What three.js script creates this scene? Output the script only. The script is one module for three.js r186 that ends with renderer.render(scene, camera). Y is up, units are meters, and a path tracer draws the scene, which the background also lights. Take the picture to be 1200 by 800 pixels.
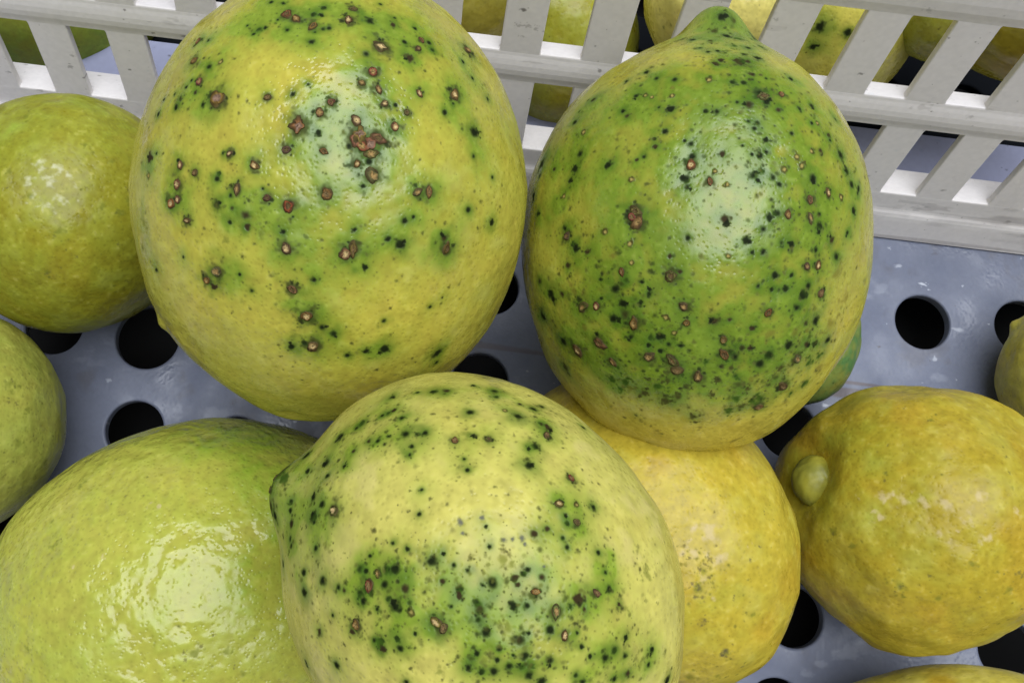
import * as THREE from 'three';
import { mergeGeometries } from 'three/addons/utils/BufferGeometryUtils.js';

// ---------- camera, sky, sun, exposure ----------
const scene = new THREE.Scene();
const camera = new THREE.PerspectiveCamera(41.70, 1.5, 0.01, 20);
camera.position.set(0, 0.253336, 0.058487);
camera.up.set(-0.12083, 0.2233, -0.96723);
camera.lookAt(0, 0, 0);
camera.setViewOffset(1200, 800, 80, 0, 1200, 800);
camera.updateProjectionMatrix();

const renderer = new THREE.WebGLRenderer({ antialias: true });
renderer.setSize(1024, 682);
renderer.toneMapping = THREE.LinearToneMapping;
renderer.toneMappingExposure = 2.75;
renderer.shadowMap.enabled = true;

{ // an even overcast sky, a little bluer and brighter towards the zenith, dull below the horizon
  const W = 64, H = 32, a = new Float32Array(W * H * 4);
  for (let j = 0; j < H; j++) for (let i = 0; i < W; i++) {
    const up = Math.sin(((j + 0.5) / H - 0.5) * Math.PI), k = (j * W + i) * 4;
    const l = up > 0 ? 0.022 + 0.034 * up : 0.012;
    a[k] = l * 0.93; a[k + 1] = l * 1.0; a[k + 2] = l * (up > 0 ? 1.16 : 1.0); a[k + 3] = 1;
  }
  const sky = new THREE.DataTexture(a, W, H, THREE.RGBAFormat, THREE.FloatType);
  sky.mapping = THREE.EquirectangularReflectionMapping;
  sky.magFilter = THREE.LinearFilter; sky.needsUpdate = true;
  scene.background = sky; scene.environment = sky;
}
// the bright part of the cloud cover, high and a little behind the slatted wall: a very wide, soft sun
const sun = new THREE.DirectionalLight(new THREE.Color().setRGB(0.97, 1.0, 1.045), 1.5);
sun.position.set(0.12, 0.95, -0.12);
sun.target.position.set(0, 0, 0);
sun.castShadow = true; sun.shadow.radius = 112; sun.shadow.mapSize.set(2048, 2048);
Object.assign(sun.shadow.camera, { left: -0.4, right: 0.4, top: 0.4, bottom: -0.4, near: 0.1, far: 2 });
scene.add(sun, sun.target);

// ---------- helpers ----------
const MM = 0.001, RAD = Math.PI / 180;
function rng(seed) { let s = seed >>> 0; return () => { s = (s + 0x6D2B79F5) | 0; let t = Math.imul(s ^ (s >>> 15), 1 | s); t = (t + Math.imul(t ^ (t >>> 7), 61 | t)) ^ t; return ((t ^ (t >>> 14)) >>> 0) / 4294967296; }; }
const HASH = new Float32Array(65536); { const r = rng(77); for (let i = 0; i < 65536; i++) HASH[i] = r() * 2 - 1; }
const h3 = (x, y, z) => HASH[(Math.imul(x, 73856093) ^ Math.imul(y, 19349663) ^ Math.imul(z, 83492791)) & 65535];
function noise(x, y, z) { // smooth value noise, about -1 .. 1
  const X = Math.floor(x), Y = Math.floor(y), Z = Math.floor(z);
  let u = x - X, v = y - Y, w = z - Z; u = u * u * (3 - 2 * u); v = v * v * (3 - 2 * v); w = w * w * (3 - 2 * w);
  const a = h3(X, Y, Z), b = h3(X + 1, Y, Z), c = h3(X, Y + 1, Z), d = h3(X + 1, Y + 1, Z);
  const e = h3(X, Y, Z + 1), f = h3(X + 1, Y, Z + 1), g = h3(X, Y + 1, Z + 1), h = h3(X + 1, Y + 1, Z + 1);
  const p = a + (b - a) * u, q = c + (d - c) * u, r = e + (f - e) * u, s = g + (h - g) * u, m = p + (q - p) * v, n = r + (s - r) * v;
  return m + (n - m) * w;
}
const fbm = (x, y, z, o) => { let s = 0, a = 0.5; for (let i = 0; i < o; i++) { s += a * noise(x, y, z); x = x * 2.03 + 17.1; y = y * 2.03 + 5.7; z = z * 2.03 - 9.3; a *= 0.5; } return s; };
function worley(x, y, z) { // distance to the nearest of one jittered point per cell
  const X = Math.floor(x), Y = Math.floor(y), Z = Math.floor(z); let best = 9;
  for (let i = -1; i < 2; i++) for (let j = -1; j < 2; j++) for (let k = -1; k < 2; k++) {
    const cx = X + i, cy = Y + j, cz = Z + k;
    const dx = cx + 0.5 + 0.45 * h3(cx, cy, cz) - x, dy = cy + 0.5 + 0.45 * h3(cy + 31, cz, cx) - y, dz = cz + 0.5 + 0.45 * h3(cz, cx + 57, cy) - z;
    const d = dx * dx + dy * dy + dz * dz; if (d < best) best = d;
  }
  return Math.sqrt(best);
}
const clamp = (x, a = 0, b = 1) => (x < a ? a : x > b ? b : x);
const smooth = (x, a, b) => { const t = clamp((x - a) / (b - a)); return t * t * (3 - 2 * t); };
const toS = (c) => { c = clamp(c); return 255 * (c <= 0.0031308 ? 12.92 * c : 1.055 * Math.pow(c, 1 / 2.4) - 0.055); };
const SRGB = new Uint8Array(4097); for (let i = 0; i <= 4096; i++) SRGB[i] = Math.round(toS(i / 4096));
function byteTexture(data, w, h, srgb) {
  const t = new THREE.DataTexture(data, w, h, THREE.RGBAFormat, THREE.UnsignedByteType);
  t.magFilter = THREE.LinearFilter; t.minFilter = THREE.LinearMipmapLinearFilter; t.generateMipmaps = true;
  t.wrapS = THREE.RepeatWrapping; t.wrapT = THREE.ClampToEdgeWrapping;
  if (srgb) t.colorSpace = THREE.SRGBColorSpace;
  t.needsUpdate = true; return t;
}
const used = {};
function numbered(name) { const n = used[name] = (used[name] ?? -1) + 1; return n ? name + '_' + String(n).padStart(3, '0') : name; }
function tag(o, label, category, group, kind) { o.userData.label = label; if (category) o.userData.category = category; if (group) o.userData.group = group; if (kind) o.userData.kind = kind; return o; }
function part(name, geometry, material, parent) {
  const m = new THREE.Mesh(geometry, material); m.name = name; m.castShadow = m.receiveShadow = true; parent.add(m); return m;
}

// ---------- what each lemon looks like, read off the photograph: place (mm), turn (degrees), half axes (mm);
// marks as [latitude, longitude, size in mm] on its own peel ----------
const PLACE = {};
PLACE.L1 = { at: [-26.7, 75.5, -9.7], turn: [-69, 8, -0.2], radii: [40.3, 46, 40.3] };
PLACE.L1.scab = [
  [33.7, -54.1, 1.3], [27.7, -48.8, 1.5], [22.4, -42, 1.4], [18.8, -33.9, 2.5], [20.2, -19.7, 1.2], [42.8, -22.8, 1.9], [41.6, -18.8, 1.7], [40, -12.4, 1.6], [14.8, -10.6, 2.5],
  [18.2, -5.7, 1.5], [20.7, -3.3, 1.2], [47.3, 0, 1.4], [43.1, -1.3, 1.7], [36.6, 9.7, 2.3], [29.4, 7.2, 1.8], [26.3, 4.3, 1.2], [25.3, 9, 1.4], [22.3, 10.7, 1.3],
  [21.1, 16.8, 1.2], [17.4, 13.6, 1.5], [17.4, 3.6, 1.8], [20.9, -3.1, 1.2], [26.2, 20.8, 1.2], [27.8, 33.2, 1.9], [38.4, 22.6, 1.3], [41.4, 24.8, 1.1], [43.5, 50.4, 1.9],
  [3.7, -41.6, 1.4], [2.4, -36.5, 1.2], [-0.5, -41.8, 1.7], [-4.7, -43.4, 1.7], [-3.7, -41.2, 1.4], [-7.9, -38, 1.2], [7.3, -27.1, 1.1], [5.4, -20.1, 1.5], [0.1, -23.8, 1.6],
  [-1, -16, 1.3], [-2, -10.5, 1.9], [1.4, -1.8, 1.9], [9.5, -12.6, 1.5], [10, -3.5, 1.3], [-11.1, -10.3, 1.9], [-18.3, -29.2, 2], [14.6, 4.7, 2.8], [12.9, 7.2, 2.5],
  [14.2, 9.4, 2.2], [12.1, 5.5, 2], [10.8, 7.8, 1.9], [13.2, 3.8, 1.9], [6.3, 8.7, 2.2], [8.3, 4.7, 1.2], [4.1, 20.2, 1.5], [4.6, 23.3, 1.6], [-10.7, 4.4, 2],
  [-9.6, 6, 1.9], [-7.1, 30.8, 2], [-20.7, -32.7, 1.4], [-20.1, -8.1, 1.6], [-26.3, -3.9, 2], [-34.1, -1.6, 2.1]];
PLACE.L1.dot = [
  [35.2, -11.5, 1.4], [26.3, -41.1, 1], [22.6, -45.3, 0.6], [20.9, -46.4, 0.8], [19.7, -42, 0.8], [17.1, -38.1, 0.9], [16.6, -35, 0.6], [19.2, -50.9, 0.5], [18, -56.3, 0.8],
  [18.2, -47.3, 1], [16.2, -48, 0.8], [14.5, -56.4, 0.7], [33.7, -48.2, 0.7], [37.6, -30, 1], [38.2, -28.2, 0.8], [36, -31.1, 0.5], [38.6, -35.3, 0.5], [46.4, -26.4, 0.8],
  [46.6, -31.7, 0.7], [40.9, -25.1, 0.6], [46.1, -10.6, 0.8], [43.6, -13.4, 1], [43.6, -10.7, 0.8], [38.2, -11.3, 0.6], [39.3, -8.9, 0.8], [39.8, -7.1, 0.9], [38.1, -20.4, 0.6],
  [21.6, -13.3, 0.7], [24.3, -9.8, 0.9], [13.9, -5.4, 0.9], [51.4, 10.8, 0.7], [44.4, 14.6, 1], [47, 15.8, 0.6], [39.6, 18, 0.9], [35, 18.6, 1.1], [39, 28.3, 1],
  [41.2, 27.8, 0.8], [45, 23.4, 0.6], [38.4, 42.3, 0.7], [34, 44.2, 0.7], [29.5, 49.9, 1], [22.8, 28.6, 0.8], [22.4, 13.7, 0.6], [25.5, 32, 0.6], [44.3, 6, 1.1],
  [33.8, 5.1, 1.1], [19.6, 38.7, 1.4], [4.4, -55.2, 1.3], [5.6, -52.2, 0.7], [2.8, -29.2, 0.9], [1.7, -29.5, 0.8], [-1.4, -25.3, 0.9], [-3.6, -28.9, 1.1], [-4, -24.6, 0.9],
  [-6.9, -24.9, 0.7], [-7.7, -20.5, 0.9], [0.8, -17.3, 0.6], [-4.2, -9.2, 0.6], [-7.6, -11.2, 0.9], [7.2, -29, 0.6], [-16.2, -40.1, 0.5], [-20.5, -53.1, 0.8], [-7.2, 17.5, 1.3],
  [-6.4, 14.2, 0.9], [13.8, 37.4, 0.9], [1.8, 35.7, 0.9], [-0.2, 45.4, 1], [-2.1, 17.7, 1.2], [-1.1, 19.8, 0.9], [-5.3, 5.8, 0.9], [-13, 9.7, 1], [3.9, 6.6, 0.7],
  [9.1, 7.5, 0.9], [-4.8, 29.4, 1.2], [9.8, 44.4, 0.6], [-22, -30.7, 0.9], [-21.6, -19.2, 0.8], [-18.2, -22.4, 0.8], [-17.3, -2.8, 1], [-30.1, 4.2, 1.2], [-33.3, 20.8, 1.6],
  [-34.1, 15.1, 0.8], [-36, 9.6, 0.9], [-34, 42.1, 2], [-37.4, 45.2, 1], [-25.4, 17.8, 0.8], [-21, 30.5, 0.6], [-18.5, 33.6, 0.5], [-44.1, 40.8, 1.3], [-5.1, -20.9, 1.3],
  [-7.4, -20.5, 0.9], [-35.1, -8.1, 1.4], [-28.8, 0.6, 1.2]];
PLACE.L1.ring = [
  [27.7, -37.7, 1.1], [0.6, -54.5, 1.3]];
PLACE.L1.green = [
  [39, -16.5, 11.8], [22.7, -40.1, 6.7], [31.6, 10.4, 13], [39.4, 34.6, 13], [48, 22.1, 9.8], [40.9, -33, 8.1], [0.2, -41.9, 4.4], [-2.2, -14, 8], [-8.4, 3.1, 11.6],
  [-30.2, -2.1, 5.8], [17.6, 39.8, 5.5], [13.8, 2.5, 11], [-12.4, -7.9, 5.9], [-19.1, -24.9, 4.2], [-7, 30.2, 4.2], [-15.9, -58.5, 4.7], [4.4, 23, 4.5], [-29.1, -2.2, 3.9],
  [1.8, -52.9, 2.9], [-33.5, 20.9, 2.5], [-34.9, 43.4, 2.9], [-9.9, -57.5, 2.7]];
PLACE.L1.blotch = [
  [-8.7, -16.7, 1.8], [-10.9, -26.2, 1.2], [3.6, 33.4, 0.9], [4, 44.5, 0.6], [-32, -7.6, 1.8], [-31.3, -0.8, 1.8], [-16, -59.9, 1.5], [-17.3, -13.5, 1], [-27, 16.5, 0.9],
  [-9.9, -57.5, 1.8]];
PLACE.L2 = { at: [51.9, 64.7, -12.6], turn: [-69.4, -14.4, 4.8], radii: [37, 45.7, 37] };
PLACE.L2.scab = [
  [40.3, 31.2, 1.2], [39.2, 23.2, 2.3], [8.5, -16.1, 2.1], [5.9, -15, 2.1], [7.1, -16.9, 1.7], [2.2, -39.5, 1.6], [20, -1.2, 1.8], [15.9, 4.5, 1.3], [-15.3, -33.2, 2.1],
  [-14.6, -27.8, 1.5], [-5.7, -18.8, 1.3], [-6.1, -4.6, 2.1], [-18.3, -15.2, 2.2], [-13.2, -0.5, 1.6], [-17.2, 0.6, 1.3], [-24.6, -28.4, 2.4], [-27.9, -39, 2.3], [-27.2, -10.8, 2.2],
  [-27.6, -3.2, 2.2], [-30, -24.5, 1.7], [-2.7, 35.1, 1.4], [-2.4, 39.8, 1.6], [-9, 42.6, 1.6], [-13.8, 24.4, 1.5], [-21.2, 12.3, 1.5], [-25.1, 13.4, 2], [-25.8, 39.9, 1.9],
  [-30.5, -1.3, 2], [-31.9, 6, 2], [8.9, 27.3, 1.5], [8.6, 35.6, 1.5], [14.8, 43.2, 1.4], [12.8, 35.5, 1.5], [-34.1, 39.1, 2], [-40.9, 32.7, 1.8]];
PLACE.L2.ring = [
  [39.4, -10.2, 1.2], [39.8, -20.8, 1.1], [39.1, -18, 1], [44.7, 3.2, 1.4], [29.3, -42.1, 1.4], [12.3, -43.7, 1.4], [16.1, -18.4, 1.2], [3.5, -24.7, 1.3], [0.9, -16.8, 1.3],
  [18.4, 5.9, 1], [22.8, 31.6, 1.4], [20.7, 33.1, 1.4], [19.5, 26.7, 1.4], [24.6, 37.7, 1.2], [14, 49.2, 1.2], [-3.5, -16, 1.2], [-16.2, -5.5, 1.2], [-20, -2.8, 1.2],
  [-1, 10.5, 1.1], [15.2, 9.4, 1], [32.5, 43.7, 1.1]];
PLACE.L2.dot = [
  [48.6, -25.2, 0.9], [45.6, -18.6, 1.1], [45.4, -33, 0.7], [44.9, -10.6, 0.9], [39.7, -24.7, 1.1], [34.9, -9.8, 1.4], [39.7, -46.4, 0.9], [35.6, -14.2, 0.7], [33.4, -25.2, 0.9],
  [34.9, -27.7, 0.9], [32.7, -49.8, 0.9], [78.4, 24, 1.8], [70.1, 20.3, 1.5], [67.9, -9.5, 1.1], [60.8, -2.1, 0.9], [61.4, 29.3, 1.1], [56.5, 22.5, 1.1], [52.7, 17.8, 1.5],
  [52.9, 22.3, 0.9], [55.2, 29, 1.3], [51.5, 6, 0.9], [53.2, 8.7, 0.9], [57.9, 2.9, 0.9], [58.5, 8.2, 0.7], [43.8, 12.4, 1.1], [43.7, 16.9, 0.9], [45.1, 19.8, 0.7],
  [47.2, 21.7, 0.9], [40.3, 22.1, 2.1], [37.6, 24, 1.8], [36.2, 16.9, 1.4], [36.9, 13, 0.7], [36.1, 37.1, 1.1], [35.2, 27.9, 1.1], [37.8, 44.2, 1.1], [35, 57.1, 0.9],
  [31, 19.1, 1.2], [31.4, 16.2, 0.9], [32.3, 40.6, 1.1], [45.9, 27.4, 0.7], [46.7, 40.5, 1.1], [34.3, 2.3, 1], [34.1, 6.1, 1.2], [23.3, -40.5, 1.2], [19.2, -40.8, 1.4],
  [16.3, -42.3, 1.2], [19.4, -51.9, 0.9], [19.9, -27.2, 1.2], [21.1, -18.1, 0.8], [21.9, -15.8, 0.7], [0.3, -36.4, 1], [12.8, -62.9, 1.5], [7.8, -56.5, 1.5], [21.4, -63.4, 1.7],
  [17.9, -60.9, 1.3], [22.1, -1.1, 1.5], [16.4, -2.5, 1.2], [14.4, -1.9, 1.3], [24.6, -12.7, 0.8], [26.6, -13.5, 0.8], [28.7, -10.5, 1], [25.4, -1.7, 0.8], [26.1, -3.8, 0.8],
  [2.7, -0.6, 1.1], [4.1, -40.6, 0.9], [29.5, 18, 0.9], [28.8, 30.9, 1], [26.7, 21.6, 1], [24.8, 13.8, 0.8], [22.7, 7.8, 1], [22.6, 19.2, 1.2], [22.7, 16.6, 0.7],
  [23.6, 21.2, 0.8], [24.9, 41.9, 1.1], [18.8, 19.5, 0.8], [17.5, 16.9, 1.2], [17.3, 22.9, 1.2], [16.5, 18.1, 0.7], [15.8, 24.7, 1], [18, 37.1, 1.2], [9, 24, 1.2],
  [7.9, 21.5, 1], [7.1, 9.1, 1.3], [5.3, 19.9, 1.2], [2.6, 15.1, 1.2], [6.7, 39.5, 1.2], [5.4, 39.2, 1], [9.5, 39.2, 0.9], [3.7, 45, 1.1], [2.4, 25.7, 1],
  [2.3, 28.9, 1], [11, 56, 1.6], [29.5, 47.6, 0.9], [28.1, 47.6, 0.9], [24.5, 51.8, 1.4], [20.6, 53.3, 1.3], [16.4, 59.6, 1.1], [5.6, 52.5, 1.1], [17.3, 55.1, 1.3],
  [-5, -38.3, 1], [-9.5, -52.7, 1.6], [-12.6, -46.9, 1.8], [-18.8, -55.3, 1.5], [-12.3, -41.5, 1.2], [-7.7, -17.4, 1], [-8.6, -18.9, 0.8], [-9.9, -20.9, 1.3], [-7.9, -26, 1],
  [-12.7, -25.9, 0.7], [-7.8, -12.7, 0.8], [-1.6, -5.2, 1], [-5, -2.1, 1], [-10.6, -10.5, 1.3], [-13, -13, 1.5], [-15.9, -18.2, 1.5], [-17.5, -22, 1.8], [-22, -16.5, 1.3],
  [-25.7, -45.4, 1.8], [-21.8, -10.1, 1.2], [-21.3, -7.2, 1.2], [-23.9, -10.7, 0.8], [-25.3, -7.1, 1.2], [-23.2, -4.4, 1], [-23.4, -0.7, 0.8], [-1.4, -30.5, 1], [-0.7, -35.2, 1.2],
  [-13.3, -18.4, 1.3], [0, 17.1, 0.8], [0.1, 20.3, 1.3], [1.2, 38.3, 0.9], [-0.2, 47.9, 1.2], [-5.1, 24.8, 1.2], [-4.9, 30.2, 0.8], [-7.6, 20, 1], [-8.3, 24.5, 1],
  [-8.2, 29.1, 1], [-9.5, 35.7, 1.5], [-7.2, 36.7, 1], [-12.6, 33.8, 1.2], [-16.4, 8.7, 1.3], [-16, 13.1, 1], [-17.9, 20.3, 1], [-23.1, 18.6, 1.2], [-23.2, 21.2, 1.2],
  [-25.7, 17.1, 1.4], [-16.4, 38.8, 1], [-15.7, 42.8, 1.6], [-22.2, 34.4, 1.4], [-24.7, 28.2, 1.4], [-27.2, 25.8, 1.9], [-21.8, 46, 1.1], [-21, 51.8, 1.4], [-22, 42.1, 1.2]];
PLACE.L2.deep = [
  [-36.2, -27.1, 1.6], [-36.1, -21.2, 1.6], [-39.1, -24.3, 1.4], [-39.5, -14.2, 1.6], [-36.2, -8.2, 1.7], [-40.5, -5.4, 1.6], [-33.7, -4.4, 1.5], [-38.8, -0.2, 1.6], [-34.8, 2.2, 1.2],
  [-45.6, 6.9, 1.6], [-34.6, -51.4, 1.8], [-48.7, -19.8, 0.5], [-34.3, -11.9, 0.9], [-31.4, -23.1, 1], [-33.7, 20.6, 1.6], [-31.1, 18.7, 1.2], [-32.4, 12.8, 0.9], [-37.5, 12, 0.9],
  [-38.1, 21.1, 1.6], [-31.2, 34.1, 1.6], [-37.7, 31.2, 1.8], [-42.9, 20.1, 1.4], [-33.7, 50.3, 1.6], [-40.8, 24.5, 1.2], [-33.4, 32.2, 1.1], [-36.6, 45.5, 1.1], [-34.8, 24.3, 0.9],
  [-28.5, 13.3, 1], [-28.9, 16.8, 1], [-27.5, 8.1, 1], [-28.2, 34.4, 1.2], [-27.2, 46.6, 1.3], [-25.6, 50.9, 1.4]];
PLACE.L2.green = [
  [77.7, 32.3, 8.8], [30.7, -37.1, 10.6], [16.8, -46.2, 8.9], [12.1, -23.5, 11.7], [18.6, 6.4, 13.3], [-5.8, -11, 13.1], [-4.9, 10.4, 13.1], [40.1, -0.1, 12.1], [38, 25.1, 10.5],
  [24.4, 41.3, 12.3], [7.6, 35.3, 12], [43.4, 16.4, 8.8], [-24.5, -2.5, 10], [-19.7, -16.1, 7.5], [-28.3, 17.3, 10.2], [-21, 35.8, 10.4], [-20.7, -43.6, 7.9], [8, -52.3, 5.4],
  [18.5, -1, 7.4], [40.6, -20.1, 6.1], [-10.8, -30.5, 5.9], [-29.3, -30.3, 6.9], [-36.5, -8.2, 6.9], [-6.5, 22.9, 7.5]];
PLACE.L2.blotch = [
  [42.1, -10.9, 1.1], [16.3, -42.3, 1.2], [-11.4, -36.3, 1.7], [-11.8, -32.5, 1.5], [-20.6, -33.8, 1.6], [-9.7, -37.3, 1.2], [-19, 35.6, 2.1], [-18.3, 40.4, 1.6], [-19.1, 27, 2],
  [-38, -19.5, 1.4], [-32, 24.7, 1.6], [-57.2, 34.6, 2.2], [-2.1, -21.7, 1.5], [-4, 49.2, 2.5], [-10.3, 57, 2.5], [-16.7, 50.9, 2.5], [-28.8, 54.4, 2.2], [-39.7, 46, 1.6],
  [-54.8, -10.5, 0.9], [-50.5, 10.9, 1.1]];
PLACE.L3 = { at: [11, 96.2, 62.3], turn: [-91.4, -4, -136.8], radii: [31.8, 36.4, 31.8] };
PLACE.L3.scab = [
  [-56.8, 65.8, 1.2], [-53.5, 68.9, 1.6], [-29.9, -19, 1.1], [-24.8, -27.1, 1], [-17.1, -43.1, 1.2], [-5.2, -37.3, 1.1], [-34.7, 26.8, 1.7], [-14.3, 21.5, 1], [-13.4, 25.4, 1.6],
  [-2.3, -28.4, 1.1], [3.3, -29.3, 1.1], [-8.3, 34.7, 1.4], [1.7, 15.3, 1.5], [3.6, 14.7, 1.3], [15.3, -10.4, 1.6], [20.5, -8.8, 1.2], [18, -23, 1.1], [9.4, -9.1, 1.1]];
PLACE.L3.ring = [
  [-29.1, -40.8, 0.9], [-3.1, 19, 1.1], [0.2, -32.8, 0.9]];
PLACE.L3.dot = [
  [-52.4, -10.4, 1.2], [-53.1, -7.5, 0.9], [-51.8, -13.1, 0.9], [-46.6, -12.3, 0.9], [-40.3, -8.6, 1.2], [-37.9, -11.6, 0.9], [-36.9, -13.9, 0.9], [-43.2, -3.3, 0.8], [-35.8, -7.2, 1],
  [-34.1, -4.8, 0.8], [-46.6, 4.2, 0.8], [-44.2, 1.1, 0.7], [-41.6, -0.2, 0.6], [-47.4, 11.7, 0.8], [-56.4, 3.2, 1.2], [-56.2, 6.6, 1], [-58.1, 17.3, 1.1], [-61.7, 46.7, 1.3],
  [-51, 26.5, 1.2], [-53.6, 39.9, 0.8], [-46, 26.4, 1.1], [-44.6, 17.3, 0.9], [-52.9, -28.8, 0.8], [-49.3, -33.5, 1.1], [-59.2, -20.2, 1.1], [-34.5, -31.4, 0.9], [-25.6, -41.8, 1.2],
  [-27.8, -24.7, 1], [-20.5, -45.6, 0.9], [-18.7, -46.4, 1.1], [-16.2, -36.5, 0.9], [-16.8, -34.2, 0.5], [-13.3, -29.4, 1.1], [-24.2, -16.7, 0.7], [-21.2, -14.9, 0.9], [-25.3, -51.1, 0.9],
  [-28.7, -49.3, 0.8], [-34.7, -46.3, 1.1], [-24.9, -56.5, 0.8], [-14, -62.9, 0.8], [-36.8, -49.6, 1], [-43, -48.4, 1], [-46.2, -36.4, 1], [-38.8, 31.2, 0.9], [-47, 50.5, 1],
  [-44.7, 51.5, 1], [-43, 35.5, 1.2], [-37.9, 36.5, 1.2], [-36.2, 37, 0.8], [-41, 51.6, 1.1], [-29.9, 39.1, 1.3], [-26.8, 47.5, 1.3], [-21.6, 39.5, 1.3], [-17.6, 34.4, 1],
  [-16.1, 33, 0.8], [-18.7, 21, 0.6], [-17.7, 13.5, 0.6], [-14.5, 11, 0.7], [-24.1, -1.2, 0.6], [-19.6, 3.3, 0.6], [-9.1, 7.4, 1.1], [-17.8, 25.3, 1], [-16.5, 24.2, 0.7],
  [-13.5, 18.5, 1.1], [-12.7, 16.8, 1], [-13.3, 28.8, 1.1], [-11.4, 21.3, 0.9], [-7.9, 16.9, 1], [-22.6, 50, 1.2], [-37.6, 53.4, 0.8], [-35.5, 52.9, 0.8], [-34, 65.5, 1],
  [-49.4, 71.8, 0.9], [-45.5, 63.8, 0.9], [-7.9, -8.8, 0.4], [-0.4, -17.5, 0.9], [0.5, -21.3, 0.6], [2.2, -26.8, 1], [0.7, -27.8, 0.6], [4.1, -23.2, 0.7], [6.2, -22.7, 0.9],
  [-4, -6.4, 0.6], [-8.9, 4, 0.7], [-5.5, 3.5, 0.6], [-2.8, 1.5, 0.8], [-4.2, 8, 0.8], [-0.7, 5.9, 1], [0.3, 6.8, 1], [2.4, -1.6, 1.1], [1.6, 0.6, 0.6],
  [4.9, -9.2, 1], [4.5, -6.9, 0.7], [6, -6.4, 0.7], [7.8, -12.4, 0.7], [4.8, -10.7, 0.6], [3, -37.1, 1], [11.4, -29.9, 0.9], [15.9, -28.7, 0.8], [-12.4, 49.6, 0.9],
  [-7.7, 37.1, 0.8], [-13.4, 41, 0.6], [-11.5, 29, 1], [-8.3, 22.4, 1], [-6, 21.7, 1.1], [-2, 31.1, 1.1], [-0.6, 31.4, 0.9], [-3.2, 32.2, 0.6], [-0.4, 26, 1.1],
  [1.5, 26.9, 0.7], [-4.1, 49.5, 1.1], [-9.1, 66.2, 1.3], [7.9, 31.4, 0.8], [-8.2, 26.5, 0.7], [1, 21.3, 0.6], [4.1, 4.3, 1], [5.3, 4.8, 1], [6.7, 6.4, 1.1],
  [9.7, 6.9, 1.1], [8.8, -2.6, 1.1], [10.5, -5.3, 1], [15.3, 1.3, 1.1], [15.2, -1.6, 0.7], [14, 6.5, 0.8], [16.8, 4.7, 0.6], [18.4, 2.3, 0.9], [12.2, 13.8, 0.9],
  [12.1, 11.8, 0.9], [15.7, 13.5, 0.9], [17.1, 11, 1], [18.2, 7.1, 1.1], [20.1, 4.6, 1.1], [21, 2.9, 1], [22.7, -1.8, 1.1], [17.5, -6.5, 1], [21.9, -12.1, 0.6],
  [25, -11.1, 0.9], [16.4, -14.3, 0.7], [16.6, -17.2, 1.1], [19, -17.3, 0.6], [13.3, 15.7, 1], [22.5, 4.6, 1.1], [29.3, -5.5, 0.8], [31.6, -6.2, 0.9], [15.6, 8.5, 1],
  [1.1, 9.9, 0.5], [25.3, 3, 1], [23.6, -27.8, 0.8], [30.8, -24.9, 0.8], [31.2, -19.4, 1.1], [34.3, -22.2, 1.2], [30.9, -15.7, 0.9], [38.9, -34.4, 1.2], [41.6, -31, 1.1],
  [38.8, -21, 1.4], [37, -15.4, 1.2], [50.4, -41.1, 1.1], [28.1, -11.9, 0.8], [19.2, -27.2, 1.1]];
PLACE.L3.blue = [
  [-12.1, -4.3, 1], [-10, -9.3, 0.8], [-9.9, -3, 0.7], [-3.3, -10.3, 0.8], [-2.3, -12.2, 0.6], [-1.3, -14.3, 1], [0.1, -13.9, 0.6], [6.4, -14.5, 0.6]];
PLACE.L3.green = [
  [-52.1, 41.6, 8.4], [-46.7, 58.3, 5.7], [-56.1, 35.6, 5.6], [-61, -4, 6.2], [-33.9, 47.9, 4.8], [-10.7, 21.9, 6.2], [-0.7, 16.1, 5.5], [-0.6, 5.5, 4.8], [8.9, -12.8, 4.8],
  [26, -23.2, 5.1], [-58.7, 66.7, 7.4], [-33.9, 36.3, 5.9], [-49.8, 17, 6], [-43.1, -9.1, 5.9], [-36, -37.5, 6.7], [-20, -47.7, 4], [-13.4, 22.9, 5.2], [1, -28, 5.2],
  [5.7, 5.8, 4.6], [15.2, -1.9, 7.3], [16.8, 7.7, 7.3], [18.7, -25.8, 4.4], [35.8, -24.1, 6.5], [16.9, -11.6, 4.9], [-1.2, 24.3, 3.4], [30.1, -6.7, 5.6], [-49.6, -40.9, 6.2],
  [13.1, -27.5, 2.7], [-26.3, 52, 3.8]];
PLACE.L3.blotch = [
  [23.2, -42.9, 1.3], [21.5, -43.6, 0.9], [25.4, -29.4, 1], [11.8, 1.9, 1.4], [14.1, 11.5, 1.3], [39.6, -27.1, 1.4], [10.3, 22, 1], [-0.1, -7.2, 1.4], [1.7, -8.3, 1],
  [-30.1, -23, 1.5], [-5, 12.4, 1.2], [-28.3, 34.3, 1.2]];
PLACE.L4 = { at: [-46.8, 37.6, 75.4], turn: [-94.5, 12.2, -69.7], radii: [40.9, 49, 36.8] };
PLACE.L4.dot = [
  [-33.2, -64, 1], [-24.8, -67.4, 0.8], [-10.6, -33.7, 0.6], [-14.7, -35.8, 0.6], [7.1, -37.6, 0.6], [-3.3, 12.3, 0.9], [8.6, 13.6, 0.5], [-31.8, -30.8, 0.6], [-40.3, -13.9, 0.6],
  [-48.8, -22.7, 0.6], [-0.3, 10.2, 0.7], [6.2, 18.3, 0.7], [-18.3, -34.9, 0.6], [3.2, 19.6, 0.9], [-7, 14.7, 1.1], [-7.1, 12.8, 0.7]];
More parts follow.
